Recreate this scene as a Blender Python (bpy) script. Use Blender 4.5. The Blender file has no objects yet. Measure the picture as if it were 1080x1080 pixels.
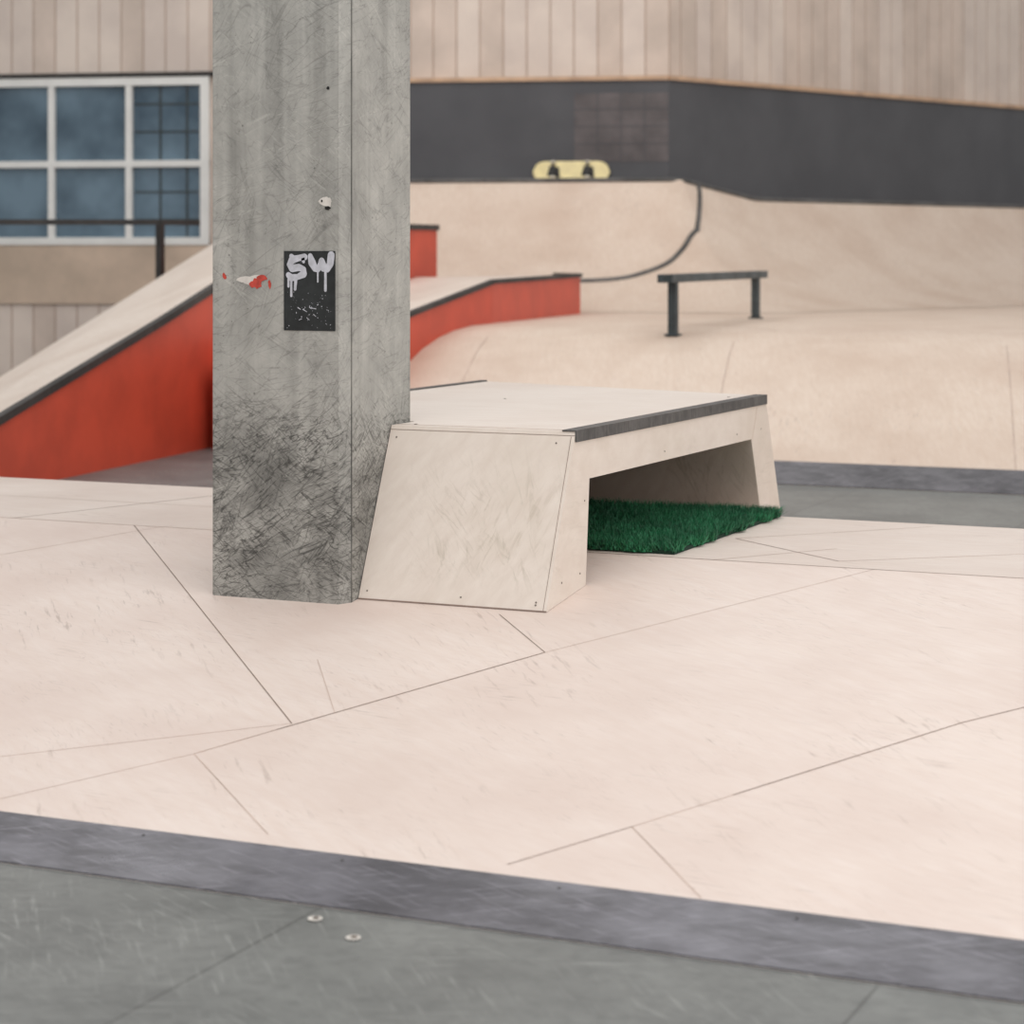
import bpy, math, random
from mathutils import Vector, Matrix
random.seed(7)
sc = bpy.context.scene
try:
    sc.view_settings.view_transform = 'Standard'
    sc.view_settings.look = 'None'
except Exception as e:
    print(e)

TH = math.radians(24.3)
CT, ST = math.cos(TH), math.sin(TH)
def hall(X, Y):            # back hall is surveyed in a frame turned 24.3 deg
    return (CT*X - ST*Y, ST*X + CT*Y)
def h3(X, Y, z):
    a, b = hall(X, Y)
    return (a, b, z)

# ------------------------------------------------------------ materials
def s2l(c):
    return tuple(((v/255)/12.92 if v/255 <= 0.04045 else ((v/255+0.055)/1.055)**2.4) for v in c) + (1,)

class M:
    def __init__(s, name, rough=0.6, metal=0.0):
        s.m = bpy.data.materials.new(name); s.m.use_nodes = True
        s.nt = s.m.node_tree; s.b = s.nt.nodes['Principled BSDF']
        s.b.inputs['Roughness'].default_value = rough
        s.b.inputs['Metallic'].default_value = metal
        s.tc = s.nt.nodes.new('ShaderNodeTexCoord').outputs['Object']
    def n(s, t, **kw):
        nd = s.nt.nodes.new(t)
        for k, v in kw.items(): setattr(nd, k, v)
        return nd
    def l(s, a, b): s.nt.links.new(a, b)
    def mapping(s, rot=(0,0,0), scale=(1,1,1), src=None, loc=(0,0,0)):
        r = s.n('ShaderNodeMapping'); r.inputs['Rotation'].default_value = rot; r.inputs['Location'].default_value = loc
        s.l(src or s.tc, r.inputs['Vector'])
        k = s.n('ShaderNodeMapping'); k.inputs['Scale'].default_value = scale
        s.l(r.outputs[0], k.inputs['Vector'])
        return k.outputs[0]
    def noise(s, scale, detail=4, vec=None, rough=0.55, dist=0.0):
        nd = s.n('ShaderNodeTexNoise'); nd.inputs['Scale'].default_value = scale
        nd.inputs['Detail'].default_value = detail; nd.inputs['Roughness'].default_value = rough
        nd.inputs['Distortion'].default_value = dist
        s.l(vec or s.tc, nd.inputs['Vector'])
        return nd.outputs['Fac']
    def ramp(s, src, stops):
        r = s.n('ShaderNodeValToRGB'); e = r.color_ramp.elements
        while len(e) < len(stops): e.new(0.5)
        for i, (p, c) in enumerate(stops):
            e[i].position = p
            e[i].color = c if isinstance(c, tuple) else (c, c, c, 1)
        s.l(src, r.inputs[0]); return r.outputs[0]
    def mix(s, fac, a, b, mode='MIX'):
        x = s.n('ShaderNodeMix', data_type='RGBA', blend_type=mode)
        for sock, v in ((x.inputs[0], fac), (x.inputs[6], a), (x.inputs[7], b)):
            if isinstance(v, (int, float)): sock.default_value = v
            elif isinstance(v, tuple): sock.default_value = v
            else: s.l(v, sock)
        return x.outputs[2]
    def math(s, op, a, b=0.0, clamp=False):
        x = s.n('ShaderNodeMath', operation=op, use_clamp=clamp)
        for sock, v in ((x.inputs[0], a), (x.inputs[1], b)):
            if isinstance(v, (int, float)): sock.default_value = v
            else: s.l(v, sock)
        return x.outputs[0]
    def color(s, c):
        if isinstance(c, tuple): s.b.inputs['Base Color'].default_value = c
        else: s.l(c, s.b.inputs['Base Color'])
    def bump(s, h, strength=0.2, dist=0.01):
        x = s.n('ShaderNodeBump'); x.inputs['Strength'].default_value = strength
        x.inputs['Distance'].default_value = dist
        s.l(h, x.inputs['Height']); s.l(x.outputs[0], s.b.inputs['Normal'])

def wood(name, base, dark, light, rot=0.5, marks=0.5, rough=0.5, patch=0.8):
    m = M(name, rough)
    v = m.mapping(rot=(0,0,rot), scale=(1.2, 12, 6))
    g = m.noise(3.0, 6, v, 0.65)
    col = m.mix(m.ramp(g, [(0.3, 0.0), (0.7, 1.0)]), s2l(base), s2l(light))
    big = m.noise(1.3, 5, None, 0.6)
    col = m.mix(m.math('MULTIPLY', m.ramp(big, [(0.42, 0.0), (0.7, 1.0)]), patch), col, s2l(dark))
    fine = m.noise(3.5, 4, m.mapping(rot=(0,0,rot-0.35), scale=(1.5, 18, 6), loc=(3,1,0)), 0.7)
    col = m.mix(m.math('MULTIPLY', m.ramp(fine, [(0.5, 0.0), (0.8, 1.0)]), 0.45), col, s2l(dark))
    for k, (dr_, sc_, gs, w_) in enumerate(((0.25, 2.2, 2.3, 1.0), (-0.5, 3.2, 3.1, .7), (0.05, 5.5, 4.0, .7))):
        v2 = m.mapping(rot=(0,0,rot+dr_), scale=(3, 26, 9), loc=(k*2.3, k, 0))
        n_ = m.noise(sc_, 3, v2, 0.6)
        gate = m.ramp(m.noise(gs, 3, m.mapping(loc=(k*4.1, 2.0*k, 0))), [(0.50, 0.0), (0.66, 1.0)])
        f = m.math('MULTIPLY', m.ramp(n_, [(0.58, 0.0), (0.72, 1.0)]), gate)
        col = m.mix(m.math('MULTIPLY', f, marks*w_), col, s2l((162,144,132)))
    vo = m.n('ShaderNodeTexVoronoi'); vo.inputs['Scale'].default_value = 8.0
    m.l(m.tc, vo.inputs['Vector'])
    sp = m.ramp(vo.outputs['Distance'], [(0.0, 1.0), (0.045, 0.0)])
    gate2 = m.ramp(m.noise(5.0, 1), [(0.5, 0.0), (0.56, 1.0)])
    col = m.mix(m.math('MULTIPLY', m.math('MULTIPLY', sp, gate2), 0.7*marks+0.15), col, s2l((120,106,96)))
    m.color(col)
    m.bump(g, 0.05, 0.004)
    return m.m

wood_floor = wood('ply_ramp', (229,212,201), (217,197,186), (235,221,212), rot=0.62, marks=0.5)
wood_deck  = wood('ply_deck', (228,213,202), (217,200,189), (234,222,213), rot=0.1, marks=0.4)
wood_box   = wood('ply_box_top', (233,221,210), (224,209,197), (240,230,221), rot=0.0, marks=0.22)
wood_back  = wood('ply_back', (216,195,177), (203,179,160), (225,208,192), rot=1.2, marks=0.5)
wood_ledge = wood('ply_ledge', (224,210,197), (212,195,181), (232,220,209), rot=0.8, marks=0.3)

def box_face():
    m = M('ply_box_face', 0.5)
    g = m.noise(3.0, 6, m.mapping(rot=(0,0.9,0), scale=(3, 3, 9)), 0.6)
    col = m.mix(m.ramp(g, [(0.3, 0.0), (0.7, 1.0)]), s2l((222,209,197)), s2l((232,221,210)))
    bg_ = m.noise(2.2, 4, m.mapping(loc=(4,0,2)))
    col = m.mix(m.math('MULTIPLY', m.ramp(bg_, [(0.45, 0.0), (0.65, 1.0)]), .6), col, s2l((214,201,186)))
    sepz = m.n('ShaderNodeSeparateXYZ'); m.l(m.tc, sepz.inputs[0])
    for k, (rt, w, c, sx, sc_) in enumerate(((0.35, 0.42, (168,158,138), 16, 1.7), (-0.35, 0.34, (178,164,144), 22, 1.6), (0.8, .3, (172,160,142), 26, 2.2))):
        s = m.noise(sc_, 5, m.mapping(rot=(0, rt, 0), scale=(sx, 3, 4), loc=(k,0,k*.7)), 0.65, 1.2)
        f = m.ramp(s, [(0.53, 0.0), (0.66, 1.0)])
        gate = m.ramp(m.noise(4.5, 2, m.mapping(loc=(0.3+k, 0, 0.2))), [(0.42, 0.0), (0.58, 1.0)])
        zz = m.ramp(sepz.outputs['Z'], [(0.32, 0.0), (0.40, 1.0), (0.62, 1.0), (0.76, 0.1)])
        xx = m.ramp(m.math('ADD', sepz.outputs['X'], 3.5), [(0.16, 0.1), (0.34, 1.0), (0.62, 1.0), (0.76, 0.4)])
        f = m.math('MULTIPLY', m.math('MULTIPLY', m.math('MULTIPLY', m.math('MULTIPLY', f, gate), zz), xx), w)
        col = m.mix(f, col, s2l(c))
    m.color(col); m.bump(g, 0.05, 0.003)
    return m.m
wood_face = box_face()

def concrete_col():
    m = M('column_concrete', 0.7)
    sep = m.n('ShaderNodeSeparateXYZ'); m.l(m.tc, sep.inputs[0])
    s = m.math('ADD', sep.outputs['X'], sep.outputs['Y'])
    comb = m.n('ShaderNodeCombineXYZ'); m.l(s, comb.inputs[0]); m.l(sep.outputs['Z'], comb.inputs[2])
    vec = comb.outputs[0]
    z = sep.outputs['Z']
    zh = m.math('DIVIDE', z, 2.0)
    n1 = m.noise(6, 10, vec, 0.7)
    col = m.mix(m.ramp(n1, [(0.3, 0.0), (0.72, 1.0)]), s2l((152,151,146)), s2l((190,188,181)))
    st = m.noise(2.2, 5, m.mapping(scale=(9, 1, 0.5), src=vec))
    col = m.mix(m.math('MULTIPLY', m.ramp(st, [(0.5, 0.0), (0.75, 1.0)]), 0.5), col, s2l((204,202,195)))
    st2 = m.noise(1.6, 5, m.mapping(scale=(7, 1, 0.6), src=vec, loc=(2,0,1)))
    col = m.mix(m.math('MULTIPLY', m.ramp(st2, [(0.5, 0.0), (0.7, 1.0)]), 0.5), col, s2l((124,123,118)))
    hz = m.ramp(zh, [(0.13, 0.45), (0.20, 0.95), (0.37, 0.95), (0.46, 0.12)])
    dn = m.ramp(m.noise(2.6, 7, m.mapping(rot=(0,.5,0), scale=(1,1,1.8), src=vec), 0.72), [(0.38, 0.0), (0.6, 1.0)])
    col = m.mix(m.math('MULTIPLY', m.math('MULTIPLY', dn, hz), 0.68), col, s2l((84,83,79)))
    spec = [(0.5,3.0,.85,.013),(-0.55,3.4,.8,.013),(0.95,2.6,.7,.012),(0.2,5.0,.8,.016),(-0.95,3.0,.6,.012),(1.3,2.2,.5,.009),
            (0.7,6.5,.85,.022),(-0.25,6.0,.8,.022),(0.38,8.0,.8,.025),(-0.7,7.5,.75,.022)]
    for i, (rt, sc1, w, wd) in enumerate(spec):
        v = m.mapping(rot=(0, rt, 0), scale=(1.0, 1.0, 7.0), src=vec, loc=(i*1.7, 0, i*0.9))
        nn = m.noise(sc1, 2, v, 0.5, 0.6)
        d = m.math('ABSOLUTE', m.math('SUBTRACT', nn, 0.5))
        line = m.ramp(d, [(0.0, 1.0), (wd, 0.0)])
        gate = m.ramp(m.noise(2.6, 3, m.mapping(src=vec, loc=(i*5.1, 0, i*3.3))), [(0.42, 0.0), (0.54, 1.0)])
        hi = .34 if i < 6 else .0
        hz2 = m.ramp(zh, [(0.12, 0.7), (0.2, 1.0), (0.40, 1.0), (0.48, hi), (1.0, hi)])
        f = m.math('MULTIPLY', m.math('MULTIPLY', m.math('MULTIPLY', line, gate), hz2), w)
        col = m.mix(f, col, s2l((54,53,50)))
    for i in range(2):
        v = m.mapping(rot=(0, (.4,-.6,1.1)[i], 0), scale=(1.0, 1.0, 8.0), src=vec, loc=(i*2.7+9, 0, i*1.9))
        d = m.math('ABSOLUTE', m.math('SUBTRACT', m.noise(4.0, 2, v, 0.5, 0.6), 0.5))
        gate = m.ramp(m.noise(3.0, 3, m.mapping(src=vec, loc=(i*3.1+7, 0, i*2.3))), [(0.46, 0.0), (0.6, 1.0)])
        col = m.mix(m.math('MULTIPLY', m.math('MULTIPLY', m.ramp(d, [(0.0, 1.0), (0.012, 0.0)]), gate), .3), col, s2l((214,212,204)))
    for sc_, rr_ in ((16.0,.08),(30.0,.09)):
        vo = m.n('ShaderNodeTexVoronoi'); vo.inputs['Scale'].default_value = sc_; m.l(vec, vo.inputs['Vector'])
        pit = m.ramp(vo.outputs['Distance'], [(0.0, 1.0), (rr_, 0.0)])
        g2 = m.ramp(m.noise(6.0, 1, m.mapping(src=vec, loc=(sc_,0,0))), [(0.47, 0.0), (0.53, 1.0)])
        col = m.mix(m.math('MULTIPLY', m.math('MULTIPLY', pit, g2), 0.9), col, s2l((60,58,55)))
    m.color(col); m.bump(n1, 0.3, 0.006)
    return m.m
concrete = concrete_col()

def floor_mat():
    m = M('floor_concrete', 0.45)
    n1 = m.noise(2.5, 8, None, 0.65)
    col = m.mix(m.ramp(n1, [(0.3, 0.0), (0.7, 1.0)]), s2l((104,106,104)), s2l((134,136,133)))
    n2 = m.noise(22, 4)
    col = m.mix(m.math('MULTIPLY', m.ramp(n2, [(0.45, 0.0), (0.7, 1.0)]), 0.4), col, s2l((88,90,89)))
    br = m.n('ShaderNodeTexBrick'); br.offset = 0.0; br.squash = 1.0
    br.inputs['Scale'].default_value = 1.0; br.inputs['Brick Width'].default_value = 1.22; br.inputs['Row Height'].default_value = 1.22
    br.inputs['Mortar Size'].default_value = 0.004; br.inputs['Color1'].default_value = (1,1,1,1); br.inputs['Color2'].default_value = (.78,.78,.78,1)
    br.inputs['Mortar'].default_value = (.45,.45,.45,1)
    m.l(m.mapping(loc=(2.335,-2.95,0)), br.inputs['Vector'])
    col = m.mix(0.85, col, br.outputs['Color'], 'MULTIPLY')
    for k in range(3):
        sn = m.noise(3, 3, m.mapping(rot=(0,0,(.5,-.4,.9)[k]), scale=(2,24,1), loc=(k*3,0,0)))
        gate = m.ramp(m.noise(2.0, 2, m.mapping(loc=(k*3.1,1,0))), [(0.45, 0.0), (0.6, 1.0)])
        col = m.mix(m.math('MULTIPLY', m.math('MULTIPLY', m.ramp(sn, [(0.56,0.0),(0.7,1.0)]), gate), .55), col, s2l((158,160,156)))
    m.color(col); m.bump(n2, 0.1, 0.004)
    return m.m
floor_m = floor_mat()

def steel(name, c, rough, metal=0.5):
    m = M(name, rough, metal)
    g = m.noise(4, 6, m.mapping(scale=(1.2, 5, 4)), .65)
    g2 = m.noise(1.9, 7, None, .7)
    d = tuple(int(v*0.78) for v in c); li = tuple(min(255, int(v*1.2)) for v in c)
    col = m.mix(m.ramp(g, [(0.3, 0.0), (0.7, 1.0)]), s2l(d), s2l(li))
    col = m.mix(m.math('MULTIPLY', m.ramp(g2, [(0.45, 0.0), (0.6, 1.0)]), 0.6), col, s2l(d))
    col = m.mix(m.math('MULTIPLY', m.ramp(m.noise(1.1, 5, m.mapping(loc=(5,2,0)), .65), [(0.5, 0.0), (0.62, 1.0)]), 0.5), col, s2l(tuple(min(255,int(v*1.35)) for v in c)))
    for k in range(2):
        fs = m.noise(3, 3, m.mapping(rot=(0,0,(.35,-.5)[k]), scale=(3, 40, 4), loc=(k*2,0,0)))
        col = m.mix(m.math('MULTIPLY', m.ramp(fs, [(0.57, 0.0), (0.7, 1.0)]), 0.45), col, s2l(tuple(min(255,int(v*1.55)) for v in c)))
    m.color(col)
    rr_ = m.ramp(g2, [(0.35, rough-.1), (0.65, rough+.12)]); m.l(rr_, m.b.inputs['Roughness'])
    return m.m
plate_m = steel('steel_plate', (104,103,109), 0.36, 0.3)
plate_b = steel('steel_plate_back', (92,90,94), 0.5, 0.2)
coping_m = steel('steel_coping', (84,83,82), 0.45, 0.3)
rail_m = steel('steel_rail', (60,68,70), 0.5, 0.2)
dark_edge = steel('dark_edge', (50,48,46), 0.6, 0.0)

def plain(name, c, rough=0.6, var=0.08, scale=4.0):
    m = M(name, rough)
    n1 = m.noise(scale, 5)
    d = tuple(max(0, int(v*(1-var))) for v in c); li = tuple(min(255, int(v*(1+var))) for v in c)
    m.color(m.mix(m.ramp(n1, [(0.35, 0.0), (0.65, 1.0)]), s2l(d), s2l(li)))
    return m.m
red_m = plain('red_paint', (205,80,56), 0.5, 0.04, 3)
seam_m = plain('seam_dark', (142,122,111), 0.8)
seam_soft = plain('seam_soft', (198,178,165), 0.8)
screw_m = plain('screw', (112,102,92), 0.5)
joint_m = plain('column_joint', (92,91,87), 0.8, .25, 8)
band_m = plain('charcoal_paint', (78,79,83), 0.6, 0.06, 1.5)
band_p = plain('charcoal_print', (92,87,88), 0.6, 0.12, 3)
siding_m = plain('siding_paint', (218,204,193), 0.7, 0.04, 1.5)
siding_m2 = plain('siding_paint_worn', (209,193,180), 0.7, 0.05, 1.5)
groove_m = plain('siding_groove_shade', (192,172,157), 0.8, 0.04)  # darker beige paints the shade into the gaps between boards
lintel_m = plain('timber_trim', (196,164,136), 0.6, 0.08)
tanwall_m = plain('tan_boarding', (200,180,160), 0.6, 0.06, 2)
white_m = plain('white_frame', (232,232,228), 0.4, 0.02)
poster_m = plain('sticker_black', (34,36,36), 0.45, 0.25, 20)
tag_m = plain('tag_paint', (196,197,204), 0.5, 0.06, 40)
paper_m = plain('torn_paper', (214,208,200), 0.7, 0.05, 30)
redbit_m = plain('torn_red', (190,70,58), 0.7, 0.1, 40)
blackbit = plain('black_bit', (24,22,20), 0.8)
board_y = plain('board_yellow', (238,223,168), 0.4, 0.05, 6)
board_k = plain('board_dark', (38,36,34), 0.5, 0.2, 20)
wheel_m = plain('wheel', (225,220,205), 0.4, 0.02)

def glass_mat():
    m = M('window_glass', 0.12)
    n1 = m.noise(1.2, 3)
    col = m.mix(m.ramp(n1, [(0.35, 0.0), (0.65, 1.0)]), s2l((60,82,98)), s2l((108,132,148)))
    m.color(col); return m.m
glass_m = glass_mat()
def grass_mat(name, a, b):
    m = M(name, 0.55)
    col = m.mix(m.ramp(m.noise(70, 3), [(0.38, 0.0), (0.62, 1.0)]), s2l(a), s2l(b))
    col = m.mix(m.math('MULTIPLY', m.ramp(m.noise(6, 3), [(0.4, 0.0), (0.62, 1.0)]), 0.6), col, s2l((16,62,40)))
    m.color(col); return m.m
grass_m = grass_mat('turf_green', (16,76,46), (54,146,98))
turfbase_m = plain('turf_backing', (16,48,34), 0.9)

# ------------------------------------------------------------ mesh helpers
class Mesh:
    def __init__(s): s.v=[]; s.f=[]; s.mi=[]; s.mats=[]
    def mat(s, m):
        if m not in s.mats: s.mats.append(m)
        return s.mats.index(m)
    def face(s, pts, m):
        i = len(s.v); s.v += [tuple(p) for p in pts]; s.f.append(list(range(i, i+len(pts)))); s.mi.append(s.mat(m))
    def prism(s, top, bot, mt, ms, mb=None):
        n = len(top); i = len(s.v); s.v += [tuple(p) for p in top] + [tuple(p) for p in bot]
        s.f.append([i+k for k in range(n)]); s.mi.append(s.mat(mt))
        s.f.append([i+n+k for k in reversed(range(n))]); s.mi.append(s.mat(mb or ms))
        for k in range(n):
            k2 = (k+1) % n
            s.f.append([i+k, i+n+k, i+n+k2, i+k2]); s.mi.append(s.mat(ms))
    def box(s, lo, hi, m):
        (x0,y0,z0),(x1,y1,z1) = lo, hi
        s.prism([(x0,y0,z1),(x1,y0,z1),(x1,y1,z1),(x0,y1,z1)], [(x0,y0,z0),(x1,y0,z0),(x1,y1,z0),(x0,y1,z0)], m, m)
    def bar(s, p, q, w, h, m, up=Vector((0,0,1))):
        p, q = Vector(p), Vector(q); d = (q-p).normalized()
        r = d.cross(up).normalized(); u = r.cross(d).normalized()
        a = [p+r*x*w/2+u*y*h/2 for x,y in ((-1,-1),(1,-1),(1,1),(-1,1))]
        b = [q+r*x*w/2+u*y*h/2 for x,y in ((-1,-1),(1,-1),(1,1),(-1,1))]
        s.prism(a, b, m, m)
    def disc(s, c, n, r, m, th=0.002, seg=10):
        c, n = Vector(c), Vector(n).normalized()
        t = n.orthogonal().normalized(); u = n.cross(t)
        top = [c+n*th+(t*math.cos(k*2*math.pi/seg)+u*math.sin(k*2*math.pi/seg))*r for k in range(seg)]
        bot = [p-n*th for p in top]
        s.prism(top, bot, m, m)
    def obj(s, name, parent=None, bevel=0, smooth=False):
        me = bpy.data.meshes.new(name); me.from_pydata(s.v, [], s.f)
        for m in s.mats: me.materials.append(m)
        me.polygons.foreach_set('material_index', s.mi)
        if smooth: me.polygons.foreach_set('use_smooth', [True]*len(s.f))
        me.update()
        import bmesh
        bm = bmesh.new(); bm.from_mesh(me)
        if bevel or smooth: bmesh.ops.remove_doubles(bm, verts=bm.verts, dist=1e-5)
        bmesh.ops.recalc_face_normals(bm, faces=bm.faces); bm.to_mesh(me); bm.free()
        o = bpy.data.objects.new(name, me); sc.collection.objects.link(o)
        if parent: o.parent = parent
        if bevel:
            b = o.modifiers.new('bevel', 'BEVEL'); b.width = bevel; b.segments = 2; b.limit_method = 'ANGLE'
        return o
def empty(name):
    o = bpy.data.objects.new(name, None); sc.collection.objects.link(o); return o

# ------------------------------------------------------------ floor
m = Mesh(); m.face([(-40,-12,0),(25,-12,0),(25,45,0),(-40,45,0)], floor_m); m.obj('floor')
for c in ((-2.302,4.094,0.002),(-2.167,4.012,0.002)):
    m = Mesh()
    m.disc(c, (0,0,1), 0.016, paper_m, 0.002, 12); m.disc((c[0]+.002,c[1],.004), (0,0,1), 0.007, screw_m, 0.002, 8)
    m.obj('floor_bolt')

# ------------------------------------------------------------ funbox with banks
SL = 0.1305; B0, B1, B2, B3 = 4.18, 7.058, 8.33, 11.2; ZD = SL*(B1-B0)
def zf(b):
    if b < B0 or b > B3: return 0.0
    if b < B1: return SL*(b-B0)
    if b < B2: return ZD
    return ZD*(B3-b)/(B3-B2)
AL, AR = -7.0, 1.6
fun = empty('skate_funbox')
m = Mesh()
m.face([(AL,B0,0),(AR,B0,0),(AR,B1,ZD),(AL,B1,ZD)], wood_floor)
m.face([(AL,B1,ZD),(AR,B1,ZD),(AR,B2,ZD),(AL,B2,ZD)], wood_deck)
m.face([(AL,B2,ZD),(AR,B2,ZD),(AR,B3,0),(AL,B3,0)], wood_floor)
for a in (AL, AR): m.face([(a,B0,0),(a,B1,ZD),(a,B2,ZD),(a,B3,0)], wood_deck)
m.obj('ramp_body', fun)
m = Mesh()
def bank_strip(mm, a0, a1, b0, b1, zfun, mat, off=0.004):
    mm.prism([(a0,b0,zfun(b0)+off),(a1,b0,zfun(b0)+off),(a1,b1,zfun(b1)+off),(a0,b1,zfun(b1)+off)],
             [(a0,b0,zfun(b0)+.0005),(a1,b0,zfun(b0)+.0005),(a1,b1,zfun(b1)+.0005),(a0,b1,zfun(b1)+.0005)], mat, mat)
bank_strip(m, AL, AR, B0+.001, 4.443, zf, plate_m, 0.004)
bank_strip(m, AL, AR, B3-.26, B3-.001, zf, plate_b, 0.005)
for k in range(16):
    a = AL + .35 + k*.53
    m.disc((a, 4.41, zf(4.41)+.0045), (0,-SL,1), .004, coping_m, .001, 8)
m.obj('steel_transition_plate', fun)
m = Mesh()
def seam(p, q, w=0.004, mat=seam_m):
    w *= .62
    p, q = Vector(p), Vector(q); ts = [0, 1]
    for bb in (B1, B2):
        if (p.y-bb)*(q.y-bb) < 0: ts.append((bb-p.y)/(q.y-p.y))
    ts.sort(); d = (q-p).normalized(); nrm = Vector((-d.y, d.x))*w/2
    for t0, t1 in zip(ts, ts[1:]):
        A, Bq = p.lerp(q, t0), p.lerp(q, t1)
        m.face([(v.x, v.y, zf(v.y)+0.0012) for v in (A-nrm, Bq-nrm, Bq+nrm, A+nrm)], mat)
seam((-4.374,6.663),(-3.005,5.216), .005)
seam((-4.374,6.663),(-4.75,7.06), .005)
seam((-3.136,4.937),(-3.02,5.16), .005, seam_soft)
seam((-3.02,5.16),(-2.59,5.97), .006)
seam((-3.22,5.74),(-2.93,5.32), .003, seam_soft)
seam((-2.887,6.298),(-2.59,5.97), .004)
seam((-3.136,4.937),(-2.66,4.507), .004, seam_soft)
seam((-3.136,4.937),(-3.45,4.50), .003, seam_soft)
seam((-2.045,4.504),(-1.859,4.788), .004)
seam((-1.859,4.788),(-1.574,4.458), .004, seam_soft)
seam((-1.70,5.04),(-1.30,5.68), .005)
seam((-1.859,4.788),(-1.70,5.04), .003, seam_soft)
seam((-1.30,5.68),(-.2,7.05), .005)
seam((-2.59,5.97),(-1.9,7.058), .003, seam_soft)
seam((-3.005,5.216),(-4.1,4.45), .003, seam_soft)
seam((AL,B1),(-3.95,B1), .006, seam_soft)
seam((-3.42,B1),(-2.4,B1), .007)
seam((-2.4,B1),(AR,B1), .006)
seam((-2.56,7.618),(-2.058,7.196), .006)
seam((-2.56,7.618),(-2.0,8.25), .006, seam_soft)
seam((-2.45,7.058),(-2.15,7.5), .006, seam_soft)
seam((-2.058,7.196),(-1.2,7.9), .006, seam_soft)
seam((-5.3,7.06),(-4.95,8.3), .007)
seam((-5.9,7.7),(-4.3,7.7), .007, seam_soft)
seam((-4.6,7.1),(-5.4,6.0), .004, seam_soft)
m.obj('panel_seams', fun)

# ------------------------------------------------------------ column
m = Mesh(); c = 0.03
a0, a1, b0, b1 = -3.922, -3.415, 6.28, 6.735
loop = [(a0+c*.3,b0),(a1-c,b0),(a1,b0+c),(a1,b1-c*.3),(a1-c*.3,b1),(a0+c*.3,b1),(a0,b1-c*.3),(a0,b0+c*.3)]
m.prism([(x,y,6.5) for x,y in loop], [(x,y,zf(y)) for x,y in loop], concrete, concrete)
colm = empty('concrete_column')
m.obj('shaft', colm)
m = Mesh()
m.box((a1-.001,b0+c-.001,zf(b0+c)),(a1+.0012,b0+c+.003,6.5), joint_m)
m.obj('arris_joint', colm)
F = b0
m = Mesh(); m.box((-3.646,F-.002,1.150),(-3.457,F-.0002,1.407), poster_m)
def pp(u, v): return (-3.646+u*.0035, 1.409-v*.00306)
def stroke(mm, pts, w, mat, y=F-.0026):
    P = [Vector(pp(*p)) for p in pts]; w = w*.0032
    ws = [w*random.uniform(.75,1.25) for _ in P]
    for k, p in enumerate(P):
        mm.face([(p.x+math.cos(t*math.pi/6)*ws[k]/2, y-k*1e-5, p.y+math.sin(t*math.pi/6)*ws[k]/2) for t in range(12)], mat)
    for k, (p, q) in enumerate(zip(P, P[1:])):
        d = (q-p)
        if d.length < 1e-6: continue
        d.normalize(); n = Vector((-d.y, d.x))
        mm.face([(v.x, y-k*1e-5-5e-6, v.y) for v in (p-n*ws[k]/2, q-n*ws[k+1]/2, q+n*ws[k+1]/2, p+n*ws[k]/2)], mat)
stroke(m, [(22,7),(16,8),(9,10),(6,15),(9,19),(16,18),(21,20),(21,25),(15,28),(8,29),(5,26)], 7.6, tag_m)
stroke(m, [(13,9),(8,6)], 5, tag_m); stroke(m, [(20,8),(21,12)], 4, tag_m)
stroke(m, [(8,29),(8,48)], 2.6, tag_m); stroke(m, [(13,28),(12,41)], 3.0, tag_m); stroke(m, [(5,27),(5,38)], 2.2, tag_m)
stroke(m, [(28,6),(30,13),(33,19),(36,20),(39,14),(40,11),(42,18),(46,20),(49,14),(50,5)], 7.4, tag_m)
stroke(m, [(44,22),(44,42)], 3.0, tag_m); stroke(m, [(36,22),(36,33)], 2.4, tag_m)
for _ in range(60):
    u = random.uniform(3, 50); v = 42+random.random()**.8*41
    r = random.uniform(.3, .9); stroke(m, [(u, v)], r, tag_m)
for _ in range(14):
    u = random.gauss(25, 9); v = random.gauss(62, 7); stroke(m, [(u,v),(u+random.uniform(-3,3),v+random.uniform(-1,3))], .7, tag_m)
m.obj('black_sticker', colm)
m = Mesh()
def blob(mm, cx, cz, rx, rz, mat, y, n=14, jag=.35):
    mm.face([(cx+math.cos(k*2*math.pi/n)*rx*(1-jag*random.random()), y, cz+math.sin(k*2*math.pi/n)*rz*(1-jag*random.random())) for k in range(n)], mat)
blob(m, -3.765,1.311,.062,.022,paper_m,F-.0008,18,.55)
blob(m, -3.752,1.300,.030,.020,redbit_m,F-.0014,14,.5); blob(m, -3.728,1.318,.024,.012,redbit_m,F-.0016,12,.5)
blob(m, -3.872,1.325,.012,.014,redbit_m,F-.0012,10,.6); blob(m, -3.70,1.30,.008,.02,redbit_m,F-.0012,10,.6)
m.obj('torn_red_sticker', colm)
m = Mesh()
blob(m, -3.494,1.567,.026,.018,paper_m,F-.001,10,.3); blob(m, -3.480,1.562,.010,.022,paper_m,F-.0012,12,.3)
blob(m, -3.484,1.545,.013,.007,blackbit,F-.002,10); blob(m, -3.506,1.568,.004,.005,blackbit,F-.002,8)
blob(m, -3.484,1.93,.008,.007,blackbit,F-.001,8)
m.obj('peeling_paper_scrap', colm)

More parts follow.
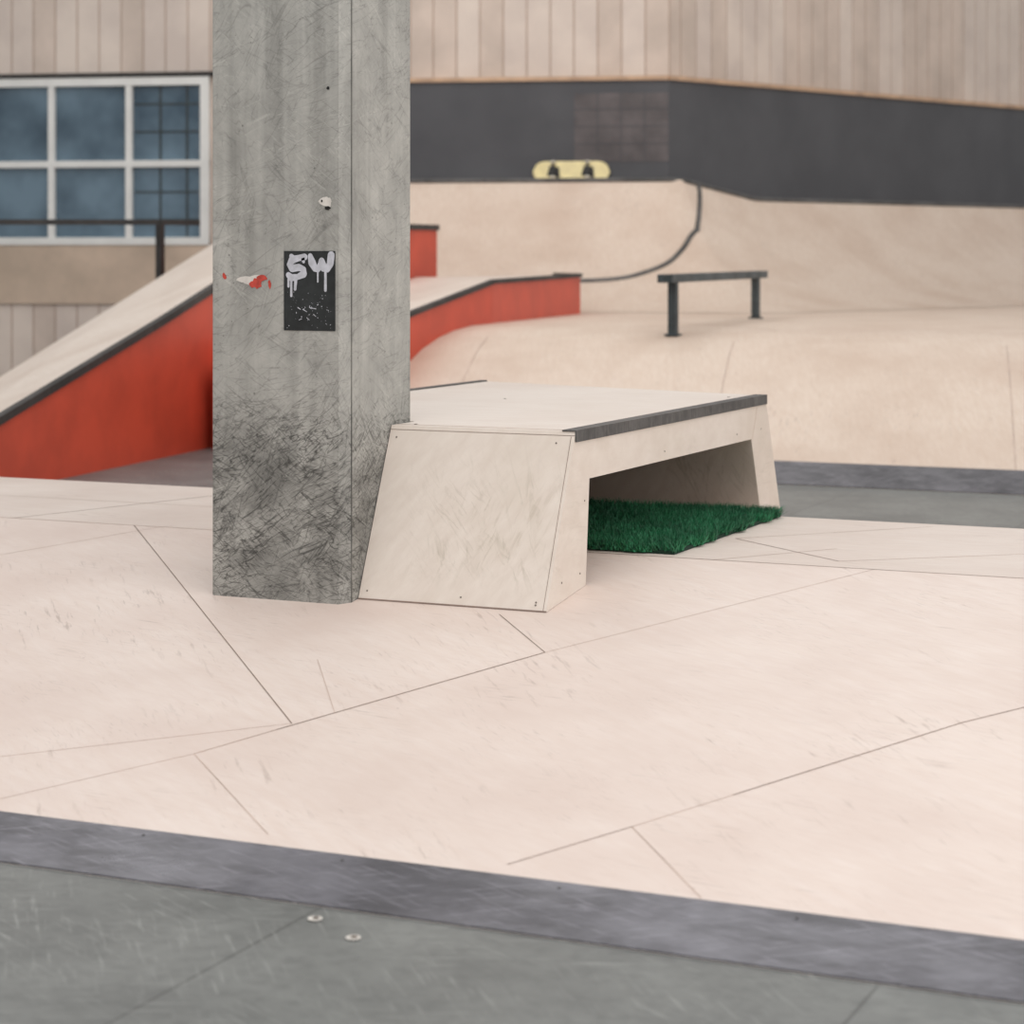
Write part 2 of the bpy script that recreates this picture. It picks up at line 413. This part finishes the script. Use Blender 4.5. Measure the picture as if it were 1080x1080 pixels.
# ------------------------------------------------------------ ledge box straddling the funbox
ZT = .829; ZB = .668
ledge = empty('grind_box')
m = Mesh()
A_ = -2.75; W_ = -3.412
top = [(W_,6.585),(A_,6.585),(A_,8.56),(-4.2,9.0),(-4.2,7.12),(-3.95,6.76),(W_,6.76)]
m.prism([(x,y,ZT) for x,y in top], [(x,y,ZB) for x,y in top], wood_box, wood_face)
z0_ = zf(6.35)+.001
fb = 6.35+(6.585-6.35)*(ZB-z0_)/(ZT-z0_)
f_poly = [(6.35,z0_),(6.67,zf(6.67)+.001),(6.702,ZB),(fb,ZB)]
m.prism([(A_,b,z) for b,z in f_poly], [(W_,b,z) for b,z in f_poly], wood_face, wood_face)
w_poly = [(fb,ZB),(6.585,ZB),(6.585,ZT)]
m.prism([(A_,b,z) for b,z in w_poly], [(W_,b,z) for b,z in w_poly], wood_face, wood_face)
m.prism([(-3.95,6.80,ZB),(-3.42,6.76,ZB),(-3.42,6.80,ZB),(-3.95,6.84,ZB)], [(-3.95,6.80,zf(6.8)),(-3.42,6.76,zf(6.76)),(-3.42,6.80,zf(6.8)),(-3.95,6.84,zf(6.84))], wood_face, wood_face)
m.prism([(-4.19,7.12,ZB),(-3.95,6.80,ZB),(-3.93,6.83,ZB),(-4.16,7.14,ZB)], [(-4.19,7.12,ZD),(-3.95,6.80,zf(6.8)),(-3.93,6.83,zf(6.83)),(-4.16,7.14,ZD)], wood_face, wood_face)
m.prism([(-4.2,7.12,ZB),(-4.17,7.12,ZB),(-4.17,8.9,ZB),(-4.2,8.9,ZB)], [(-4.2,7.12,ZD),(-4.17,7.12,ZD),(-4.17,8.9,zf(8.9)),(-4.2,8.9,zf(8.9))], wood_face, wood_face)
bf = 8.56 + (8.77-8.56)*(ZT-ZB)/(ZT-zf(8.77))
R = [(8.38,ZB),(8.50,zf(8.5)),(8.77,zf(8.77)),(bf,ZB)]
L = [(8.82,ZB),(8.94,zf(8.94)),(9.21,zf(9.21)),(bf+.44,ZB)]
m.prism([(A_,b,z) for b,z in R], [(-4.2,b,z) for b,z in L], wood_face, wood_face)
m.prism([(A_,8.56,ZB),(A_,bf,ZB),(A_,8.56,ZT)], [(-4.2,9.0,ZB),(-4.2,bf+.44,ZB),(-4.2,9.0,ZT)], wood_face, wood_face)
m.obj('plywood_shell', ledge)
m = Mesh()
m.box((A_-.045,6.58,ZT+.0002),(A_+.006,8.565,ZT+.004), coping_m)
m.box((A_+.0004,6.58,ZT-.034),(A_+.006,8.565,ZT+.0002), coping_m)
m.bar((-4.2,7.12,ZT),( -4.2,9.0,ZT), .03,.012, coping_m)
m.obj('steel_coping', ledge)
m = Mesh()
d = Vector((0, 6.585-6.35, ZT-zf(6.35))); nf = Vector((0, -d.z, d.y)).normalized()
def fp(a, t): return Vector((a, 6.35+d.y*t, zf(6.35)+d.z*t))
for a, t in ((-3.385,.05),(-3.05,.05),(-2.79,.05),(-3.385,.93),(-2.81,.93),(-2.79,.035)):
    m.disc(fp(a, t)+nf*.0006, nf, .003, screw_m, .001, 8)
for (p, q) in ((fp(W_,.975), fp(A_,.975)), (fp(A_-.012,0), fp(A_-.012,.97))):
    m.bar(p+nf*.0004, q+nf*.0004, .0015, .0012, seam_m, up=nf)
m.bar(fp(W_,.004)+nf*.001, fp(A_,.004)+nf*.001, .004,.003, seam_m, up=nf)
for b_, z_ in ((6.47,.36),(6.62,.37),(6.66,.60),(7.4,.70),(8.2,.70),(8.5,.70)):
    m.disc((A_+.0006,b_,z_), (1,0,0), .003, screw_m, .001, 8)
for a_, b_ in ((-3.62,7.95),(-2.85,8.4),(-3.35,6.64)):
    m.disc((a_,b_,ZT+.0006), (0,0,1), .006, screw_m, .001, 8)
m.bar((A_+.0006,8.39,ZB), (A_+.0006,8.45,ZT-.04), .002,.001, seam_soft, up=Vector((1,0,0)))
m.bar((W_,6.62,ZT+.0006),(A_-.05,6.62,ZT+.0006), .002,.001, seam_soft)
m.obj('screws_and_joints', ledge)

# ------------------------------------------------------------ artificial turf
turf = empty('artificial_turf_mat')
m = Mesh(); m.box((-4.1,7.12,ZD+.001),(-2.61,8.32,ZD+.012), turfbase_m); m.obj('backing', turf)
V=[]; Fc=[]
def wob(t, k): return .012*math.sin(t*17+k)+.009*math.sin(t*41+2*k)
for k in range(60000):
    x = random.uniform(-4.1,-2.585); y = random.uniform(7.085,8.335)
    if random.random() < .25: x = random.uniform(-3.0,-2.585)
    if x > -2.605+wob(y,1) or y < 7.108+wob(x,2): continue
    an = random.uniform(0, math.tau); hgt = random.uniform(.018,.045); w = .0028
    tx, ty = random.gauss(0,.016), random.gauss(0,.016)
    ca, sa = math.cos(an)*w, math.sin(an)*w; z0 = ZD+.006
    i = len(V); V += [(x-ca,y-sa,z0),(x+ca,y+sa,z0),(x+tx,y+ty,z0+hgt)]; Fc.append((i,i+1,i+2))
me = bpy.data.meshes.new('blades'); me.from_pydata(V, [], Fc); me.materials.append(grass_m); me.update()
o = bpy.data.objects.new('blades', me); sc.collection.objects.link(o); o.parent = turf

# ------------------------------------------------------------ back ramp + plateau (rounded crest)
ZP = .85; BB0, BB1 = 12.95, 14.85
prof = [(BB0,0.0),(BB0+.26,.125),(13.9,.47),(14.2,.60),(14.5,.705),(14.8,.775),(15.1,.82),(15.45,.845),(15.9,ZP)]
def zb(b):
    if b <= BB0: return 0
    for (p,zp),(q,zq) in zip(prof, prof[1:]):
        if b <= q: return zp+(zq-zp)*(b-p)/(q-p)
    return ZP
back = empty('back_bank_ramp')
m = Mesh()
pl = hall(-2.6,24.4); pr = hall(8.5,30)
def la(b): return -7.3 - (b-BB0)*(.4929/.8742)
for (p,zp),(q,zq) in zip(prof, prof[1:]):
    m.face([(la(p),p,zp),(4,p,zp),(4,q,zq),(la(q),q,zq)], wood_back)
    m.face([(la(p),p,zp),(la(q),q,zq),(la(q),q,0),(la(p),p,0)], red_m)
    m.face([(4,p,zp),(4,q,zq),(4,q,0),(4,p,0)], wood_back)
q = prof[-1][0]
m.face([(la(q),q,ZP),(4,q,ZP),(pr[0],pr[1],ZP),(pl[0],pl[1],ZP)], wood_back)
m.face([(la(q),q,0),(la(q),q,ZP),(pl[0],pl[1],ZP),(pl[0],pl[1],0)], red_m)
m.face([(4,q,0),(4,q,ZP),(pr[0],pr[1],ZP),(pr[0],pr[1],0)], wood_back)
o = m.obj('ramp_surface', back, smooth=True)
me = o.data
for p_ in me.polygons:
    if abs(p_.normal.z) < .3: p_.use_smooth = False
import bmesh
bm = bmesh.new(); bm.from_mesh(me)
for e in bm.edges:
    if len(e.link_faces)==2 and e.calc_face_angle(0) > .8: e.smooth = False
bm.to_mesh(me); bm.free()
m = Mesh(); bank_strip(m, -7.3, 4, BB0+.001, BB0+.24, zb, plate_b, .006); m.obj('steel_transition_plate', back)
m = Mesh()
def bseam(p, q, w=.012, nseg=14):
    p, q = Vector(p), Vector(q); dd = (q-p).normalized(); n = Vector((-dd.y, dd.x))*w/2
    for k in range(nseg):
        A, Bq = p.lerp(q,k/nseg), p.lerp(q,(k+1)/nseg)
        m.face([(v.x,v.y,zb(v.y)+.004) for v in (A-n,Bq-n,Bq+n,A+n)], seam_soft)
for s in ((-6.5,-6.9),(-4.6,-5.0),(-2.7,-3.1)): bseam((s[0],BB0+.25),(s[1],BB1),.006)
bseam(hall(.75,19.6), hall(1.9,16.0), .01)
bseam(hall(.9,16.6), hall(4.3,15.0), .01)
m.obj('panel_seams', back)

# quarter pipe
C0 = Vector((1.615, 23.0)); dl = Vector((-.985,.17)); dr = Vector((.7071,.7071))
nl = Vector((-.17,-.985)); nr = Vector((.7071,-.7071)); nm = Vector((.302,-.953))/.888
ctrl = [(C0+dl*4.0, nl, 2.144), (C0, nm, 2.144), (C0+dr*1.044, nr, 1.963), (C0+dr*7.5, nr, 1.963)]
LIP = .30; RUN = 2.23
def surf(q, s):
    q = max(0, min(2.9999, q)); k = int(q); t = q-k
    P = ctrl[k][0].lerp(ctrl[k+1][0], t); n = ctrl[k][1].lerp(ctrl[k+1][1], t); H = ctrl[k][2]*(1-t)+ctrl[k+1][2]*t
    ph = s*math.radians(60); h = RUN*math.sin(ph)/math.sin(math.radians(60))
    z = ZP+(H-ZP)*(1-math.cos(ph))/.5
    v = P + n*(LIP+RUN-h)
    return Vector(h3(v.x, v.y, z+.003))
quarter = empty('quarter_pipe')
m = Mesh()
NQ, NS = 45, 14
for i in range(NQ):
    for j in range(NS):
        q0, q1, s0, s1 = 3*i/NQ, 3*(i+1)/NQ, j/NS, (j+1)/NS
        m.face([surf(q0,s0), surf(q1,s0), surf(q1,s1), surf(q0,s1)], wood_back)
m.obj('curved_transition', quarter, smooth=True)
m = Mesh()
for k in range(3):
    (P,n,H),(P2,n2,H2) = ctrl[k], ctrl[k+1]
    A, Bq = P+n*LIP, P2+n2*LIP
    m.prism([h3(A.x,A.y,H),h3(Bq.x,Bq.y,H2),h3(P2.x,P2.y,H2),h3(P.x,P.y,H)], [h3(A.x,A.y,H-.05),h3(Bq.x,Bq.y,H2-.05),h3(P2.x,P2.y,H2-.05),h3(P.x,P.y,H-.05)], wood_back, dark_edge)
m.obj('lip_deck', quarter)
def tube(name, pts, r, mat, parent):
    cu = bpy.data.curves.new(name, 'CURVE'); cu.dimensions = '3D'; cu.bevel_depth = r; cu.bevel_resolution = 3; cu.use_fill_caps = True
    sp = cu.splines.new('POLY'); sp.points.add(len(pts)-1)
    for k, p in enumerate(pts): sp.points[k].co = (*p, 1)
    cu.materials.append(mat); o = bpy.data.objects.new(name, cu); sc.collection.objects.link(o); o.parent = parent; return o
tube('lip_coping', [surf(3*i/40, 1.0) for i in range(41)], .026, coping_m, quarter)
key = [(1.22,1.0),(1.20,.95),(1.10,.85),(1.0,.76),(.95,.66),(.90,.57),(.84,.505),(.78,.46),(.69,.44),(.5,.43),(.3,.43)]
pts = []
for i in range(len(key)-1):
    p0 = key[max(0,i-1)]; p1 = key[i]; p2 = key[i+1]; p3 = key[min(len(key)-1,i+2)]
    for t in [k/6 for k in range(6)]:
        f = lambda c: .5*((2*p1[c])+(-p0[c]+p2[c])*t+(2*p0[c]-5*p1[c]+4*p2[c]-p3[c])*t*t+(-p0[c]+3*p1[c]-3*p2[c]+p3[c])*t**3)
        pts.append(surf(f(0), f(1)))
tube('curved_coping', pts, .027, coping_m, quarter)

m = Mesh()
def wallquad(mm, P, Q, z0p, z0q, z1p, z1q, th, n, mat):
    P, Q, n = Vector(P), Vector(Q), Vector(n)
    P2, Q2 = P-n*th, Q-n*th
    mm.prism([h3(P.x,P.y,z1p),h3(Q.x,Q.y,z1q),h3(Q2.x,Q2.y,z1q),h3(P2.x,P2.y,z1p)], [h3(P.x,P.y,z0p),h3(Q.x,Q.y,z0q),h3(Q2.x,Q2.y,z0q),h3(P2.x,P2.y,z0p)], mat, mat)
wallquad(m, C0+dl*4, C0, 2.1,2.1,3.20,3.19,.06,nl,band_m)
wallquad(m, C0, C0+dr*1.044, 2.1,1.9,3.19,3.19,.06,nr,band_m)
wallquad(m, C0+dr*1.044, C0+dr*7.5, 1.9,1.9,3.19,3.19,.06,nr,band_m)
wallquad(m, C0+dl*.98+nl*.004, C0+nl*.004, 2.35,2.35,3.06,3.06,.003,nl,band_p)
for k in range(1,4):
    z = 2.35+k*.18; wallquad(m, C0+dl*.98+nl*.007, C0+nl*.007, z,z,z+.008,z+.008,.003,nl,band_m)
for k in range(1,4):
    tt = k*.245; wallquad(m, C0+dl*(tt+.008)+nl*.007, C0+dl*tt+nl*.007, 2.35,2.35,3.06,3.06,.003,nl,band_m)
m.obj('charcoal_screen_board')
m = Mesh()
wallquad(m, C0+dl*4+nl*.03, C0+nl*.03, 3.2,3.19,3.245,3.235,.14,nl,lintel_m)
wallquad(m, C0+nr*.03, C0+dr*7.5+nr*.03, 3.19,3.19,3.235,3.235,.14,nr,lintel_m)
m.obj('trim_1')

WT0, WT1, WZ0, WZ1 = 4.95, 7.6, 1.49, 3.30
m = Mesh()
def boards(mm, org, dv, n, t0, t1, z0, z1, skip=None):
    t = t0; off = -.10
    while t < t1-1e-6:
        e = min(t+.25, t1)
        rng = [(z0, z1)]
        if skip and e > skip[0]-.001 and t < skip[1]-.001: rng = [(z0, skip[2]), (skip[3], z1)]
        mt = siding_m if random.random() < .65 else siding_m2
        for (za, zb_) in rng:
            A = org+dv*(t+.008)+n*off; Bq = org+dv*(e-.008)+n*off
            wallquad(mm, A, Bq, za,za,zb_,zb_,.012,n,mt)
            A = org+dv*t+n*(off-.012); Bq = org+dv*e+n*(off-.012)
            wallquad(mm, A, Bq, za,za,zb_,zb_,.05,n,groove_m)
        t = e
boards(m, C0, dl, nl, 0, 4.95, 0, 6.5)
boards(m, C0, dl, nl, 4.95, 7.6, 0, 6.5, (WT0,WT1,WZ0,WZ1))
boards(m, C0, dl, nl, 7.6, 16, 0, 6.5)
boards(m, C0, dr, nr, .06, 9, 0, 6.5)
m.obj('wall_back')
win = empty('window_1'); m = Mesh()
def wbar(t0, t1, z0, z1, off0, th, mat): wallquad(m, C0+dl*t0+nl*off0, C0+dl*t1+nl*off0, z0,z0,z1,z1,th,nl,mat)
wbar(WT0,WT0+.1,WZ0,WZ1,-.06,.1,white_m); wbar(WT1-.1,WT1,WZ0,WZ1,-.06,.1,white_m)
wbar(WT0,WT1,WZ1-.09,WZ1,-.058,.1,white_m); wbar(WT0,WT1,WZ0,WZ0+.08,-.058,.1,white_m)
wbar(WT0,WT1,2.33,2.40,-.062,.09,white_m)
for t in (5.82,6.7): wbar(t,t+.07,WZ0,WZ1,-.064,.09,white_m)
m.obj('frame', win)
m = Mesh(); wbar(WT0+.05,WT1-.05,WZ0+.04,WZ1-.04,-.12,.02,glass_m); m.obj('glass', win)
m = Mesh()
for t in (5.2,5.5): wbar(t,t+.025,WZ0+.08,WZ1-.08,-.115,.01,rail_m)
for z in (1.75,2.05,2.7,3.0): wbar(WT0+.1,5.8,z,z+.02,-.114,.01,rail_m)
m.obj('outer_bars', win)
m = Mesh(); wbar(WT0-.2,WT1+.2,WZ1,WZ1+.05,-.05,.08,dark_edge); m.obj('trim_2')
m = Mesh(); wbar(WT0-.3,WT1+.2,.85,WZ0-.005,-.07,.02,tanwall_m); m.obj('trim_3')

# ------------------------------------------------------------ red sided ramp & platform on the left
def prism_xy(mm, top, botz, mt, ms):
    mm.prism([h3(*p) for p in top], [h3(p[0],p[1],z) for p,z in zip(top, botz)], mt, ms)
rr = empty('red_bank_ramp')
E0=(-3.48,11.4,.03); E1=(-2.4,15.2,.93); E2=(-1.61,18.0,1.635)
F0=(-4.26,14.7,.03); F1=(-3.0,19.0,1.2); F3=(-2.53,20.6,1.635)
m = Mesh()
m.face([h3(*p) for p in (E0,E1,F1,F0)], wood_ledge); m.face([h3(*p) for p in (E1,E2,F3,F1)], wood_ledge)
for p,q in ((E0,E1),(E1,E2),(F0,F1),(F1,F3),(E0,F0)):
    m.face([h3(*p),h3(*q),h3(q[0],q[1],0),h3(p[0],p[1],0)], red_m)
G1=(-.69,20.5,1.635); G2=(-1.1,21.2,1.635); G3=(-2.3,21.6,1.635)
prism_xy(m, [E2,G1,G2,G3,F3], [0]*5, wood_ledge, red_m)
prism_xy(m, [(-2.13,15.85,.58),(-1.9,15.75,.58),(-1.7,16.6,.58),(-1.98,16.5,.58)], [0]*4, red_m, red_m)
m.obj('body', rr)
m = Mesh()
for p,q in ((E0,E1),(E1,E2),(E2,G1),(G1,G2)): m.bar(h3(*p), h3(*q), .05,.05, dark_edge)
m.obj('edge_coping', rr)

rl = empty('red_hubba_ledge')
K0=(-1.216,14.73,.76); K1=(-.716,16.03,.97); K2=(-.149,17.5,1.177); K3=(.619,20.2,1.20)
M3=(.40,20.75,1.20); M2=(-.85,19.9,1.185); M1=(-1.45,18.1,.985); M0=(-1.9,16.6,.76)
def basez(p): return zb(hall(p[0],p[1])[1])
m = Mesh()
for quad in ((K0,K1,M1,M0),(K1,K2,M2,M1),(K2,K3,M3,M2)):
    m.face([h3(*p) for p in quad], wood_ledge)
for p,q in ((K0,K1),(K1,K2),(K2,K3),(K3,M3),(M3,M2),(M2,M1),(M1,M0),(M0,K0)):
    for k in range(6):
        A = Vector(p).lerp(Vector(q),k/6); Bq = Vector(p).lerp(Vector(q),(k+1)/6)
        m.face([h3(*A),h3(*Bq),h3(Bq[0],Bq[1],basez(Bq)),h3(A[0],A[1],basez(A))], red_m)
m.obj('body', rl)
m = Mesh()
for p,q in ((K0,K1),(K1,K2),(K2,K3),(K3,M3)): m.bar(h3(*p), h3(*q), .045,.035, dark_edge)
m.obj('edge_coping', rl)

# ------------------------------------------------------------ flat rail
fr = empty('flat_grind_rail'); m = Mesh()
N=Vector((1.154,15.96)); Fa=Vector((2.048,18.73)); dd=(Fa-N).normalized()
p=N-dd*.25; q=Fa+dd*.25
m.bar(h3(p.x,p.y,1.22), h3(q.x,q.y,1.22), .11,.06, rail_m); m.obj('top_bar', fr, bevel=.006)
m = Mesh()
for P in (N,Fa):
    a,b = hall(P.x,P.y); zz = zb(b)
    m.bar(h3(P.x,P.y,zz+.002), h3(P.x,P.y,1.19), .06,.06, rail_m, up=Vector((0,1,0)))
    m.box((a-.05,b-.05,zz),(a+.05,b+.05,zz+.014), rail_m)
m.obj('legs', fr)

# ------------------------------------------------------------ skateboard leaning on the screen
sk = empty('skateboard')
Pc = C0+dl*1.009+nl*.075
U = Vector((CT*dl.x-ST*dl.y, ST*dl.x+CT*dl.y, 0)); Nn = Vector((CT*nl.x-ST*nl.y, ST*nl.x+CT*nl.y, 0)); Zv = Vector((0,0,1))
lean = math.radians(12); Wv = (Zv*math.cos(lean)-Nn*math.sin(lean)); Nv = (Nn*math.cos(lean)+Zv*math.sin(lean))
cen = Vector(h3(Pc.x,Pc.y,2.144+.107))
def skp(u,w,n): return cen+U*u+Wv*w+Nv*n
m = Mesh(); Lh, Wh = .40, .105; NU=30
def halfw(u):
    e = max(0, abs(u)-(Lh-Wh)); return math.sqrt(max(0, Wh*Wh-e*e))
def kick(u):
    e = max(0, abs(u)-.27); return -e*.3
us = [-Lh+ (2*Lh)*k/NU for k in range(NU+1)]
for k in range(NU):
    u0,u1=us[k],us[k+1]
    w0,w1=max(halfw(u0),.02),max(halfw(u1),.02)
    a_=[skp(u0,-w0,kick(u0)),skp(u1,-w1,kick(u1)),skp(u1,w1,kick(u1)),skp(u0,w0,kick(u0))]
    b_=[p-Nv*.011 for p in a_]
    m.prism(a_, b_, board_y, board_y, board_k)
m.obj('deck', sk)
m = Mesh()
for sgn in (-1,1):
    c_=sgn*.18
    m.bar(skp(c_-.045,0,.01), skp(c_+.045,0,.01), .06,.02, board_k, up=Nv)
    m.bar(skp(c_,-.07,.045), skp(c_,.07,.045), .028,.03, board_k, up=Nv)
    m.bar(skp(c_,0,.01), skp(c_,0,.045), .045,.045, board_k, up=U)
    for w in (-.08,.08): m.disc(skp(c_,w,.045), Wv, .026, wheel_m, .015, 16)
    m.face([skp(c_+x*.07, y*.065-.01, .0015) for x,y in ((-1,-1),(1,-.6),(.6,1),(-.8,.8))], board_k)
m.obj('trucks_and_wheels', sk)

def zramp_pt(px, py, z1, z0=0.0):
    m.bar(h3(px,py,z0), h3(px,py,z1), .06,.06, dark_edge, up=Vector((0,1,0)))
m = Mesh(); zramp_pt(-3.19,20.2,1.7)
m.bar(h3(-2.9,20.6,1.68), h3(-3.19,20.2,1.68), .05,.05, dark_edge); m.bar(h3(-3.16,20.2,1.68), h3(-5.5,20.0,1.68), .05,.05, dark_edge); zramp_pt(-5.4,20.0,1.7)
m.obj('guard_rail')

# ------------------------------------------------------------ light
w = bpy.data.worlds.new('hall_light'); sc.world = w; w.use_nodes = True
bg = w.node_tree.nodes['Background']; bg.inputs[0].default_value = (1.0,.988,.982,1); bg.inputs[1].default_value = .70
def area(name, loc, tgt, size, power, col=(1,1,1)):
    l = bpy.data.lights.new(name, 'AREA'); l.shape='SQUARE'; l.size=size; l.energy=power; l.color=col
    o = bpy.data.objects.new(name, l); sc.collection.objects.link(o); o.location = loc
    o.rotation_euler = (Vector(tgt)-Vector(loc)).to_track_quat('-Z','Y').to_euler(); return o
area('overhead_fill_lamp', (-1,2.5,7.5), (-3,7.5,0), 7, 260, (1,.985,.97))  # added overhead lamp on the camera side, brightens the front faces
area('overhead_fill_lamp.001', (-7,15,8.5), (-7.5,19,0), 9, 320, (1,.985,.97))  # second added overhead lamp, lights the back ramps
area('side_fill_lamp', (5,5,3.5), (-3,7.5,.5), 4, 150, (1,.99,.985))  # added fill lamp from the right, brightens right-facing sides; no window there

# ------------------------------------------------------------ camera
cd = bpy.data.cameras.new('camera'); cam = bpy.data.objects.new('camera', cd); sc.collection.objects.link(cam)
cam.location = (0,0,1.4); cam.rotation_euler = (math.radians(90),0,TH)
cd.sensor_width = 36; cd.lens = 2350*36/1080; cd.shift_y = -273/1080
cd.dof.use_dof = True; cd.dof.focus_distance = 7.2; cd.dof.aperture_fstop = 3.6
cd.clip_end = 200
sc.camera = cam
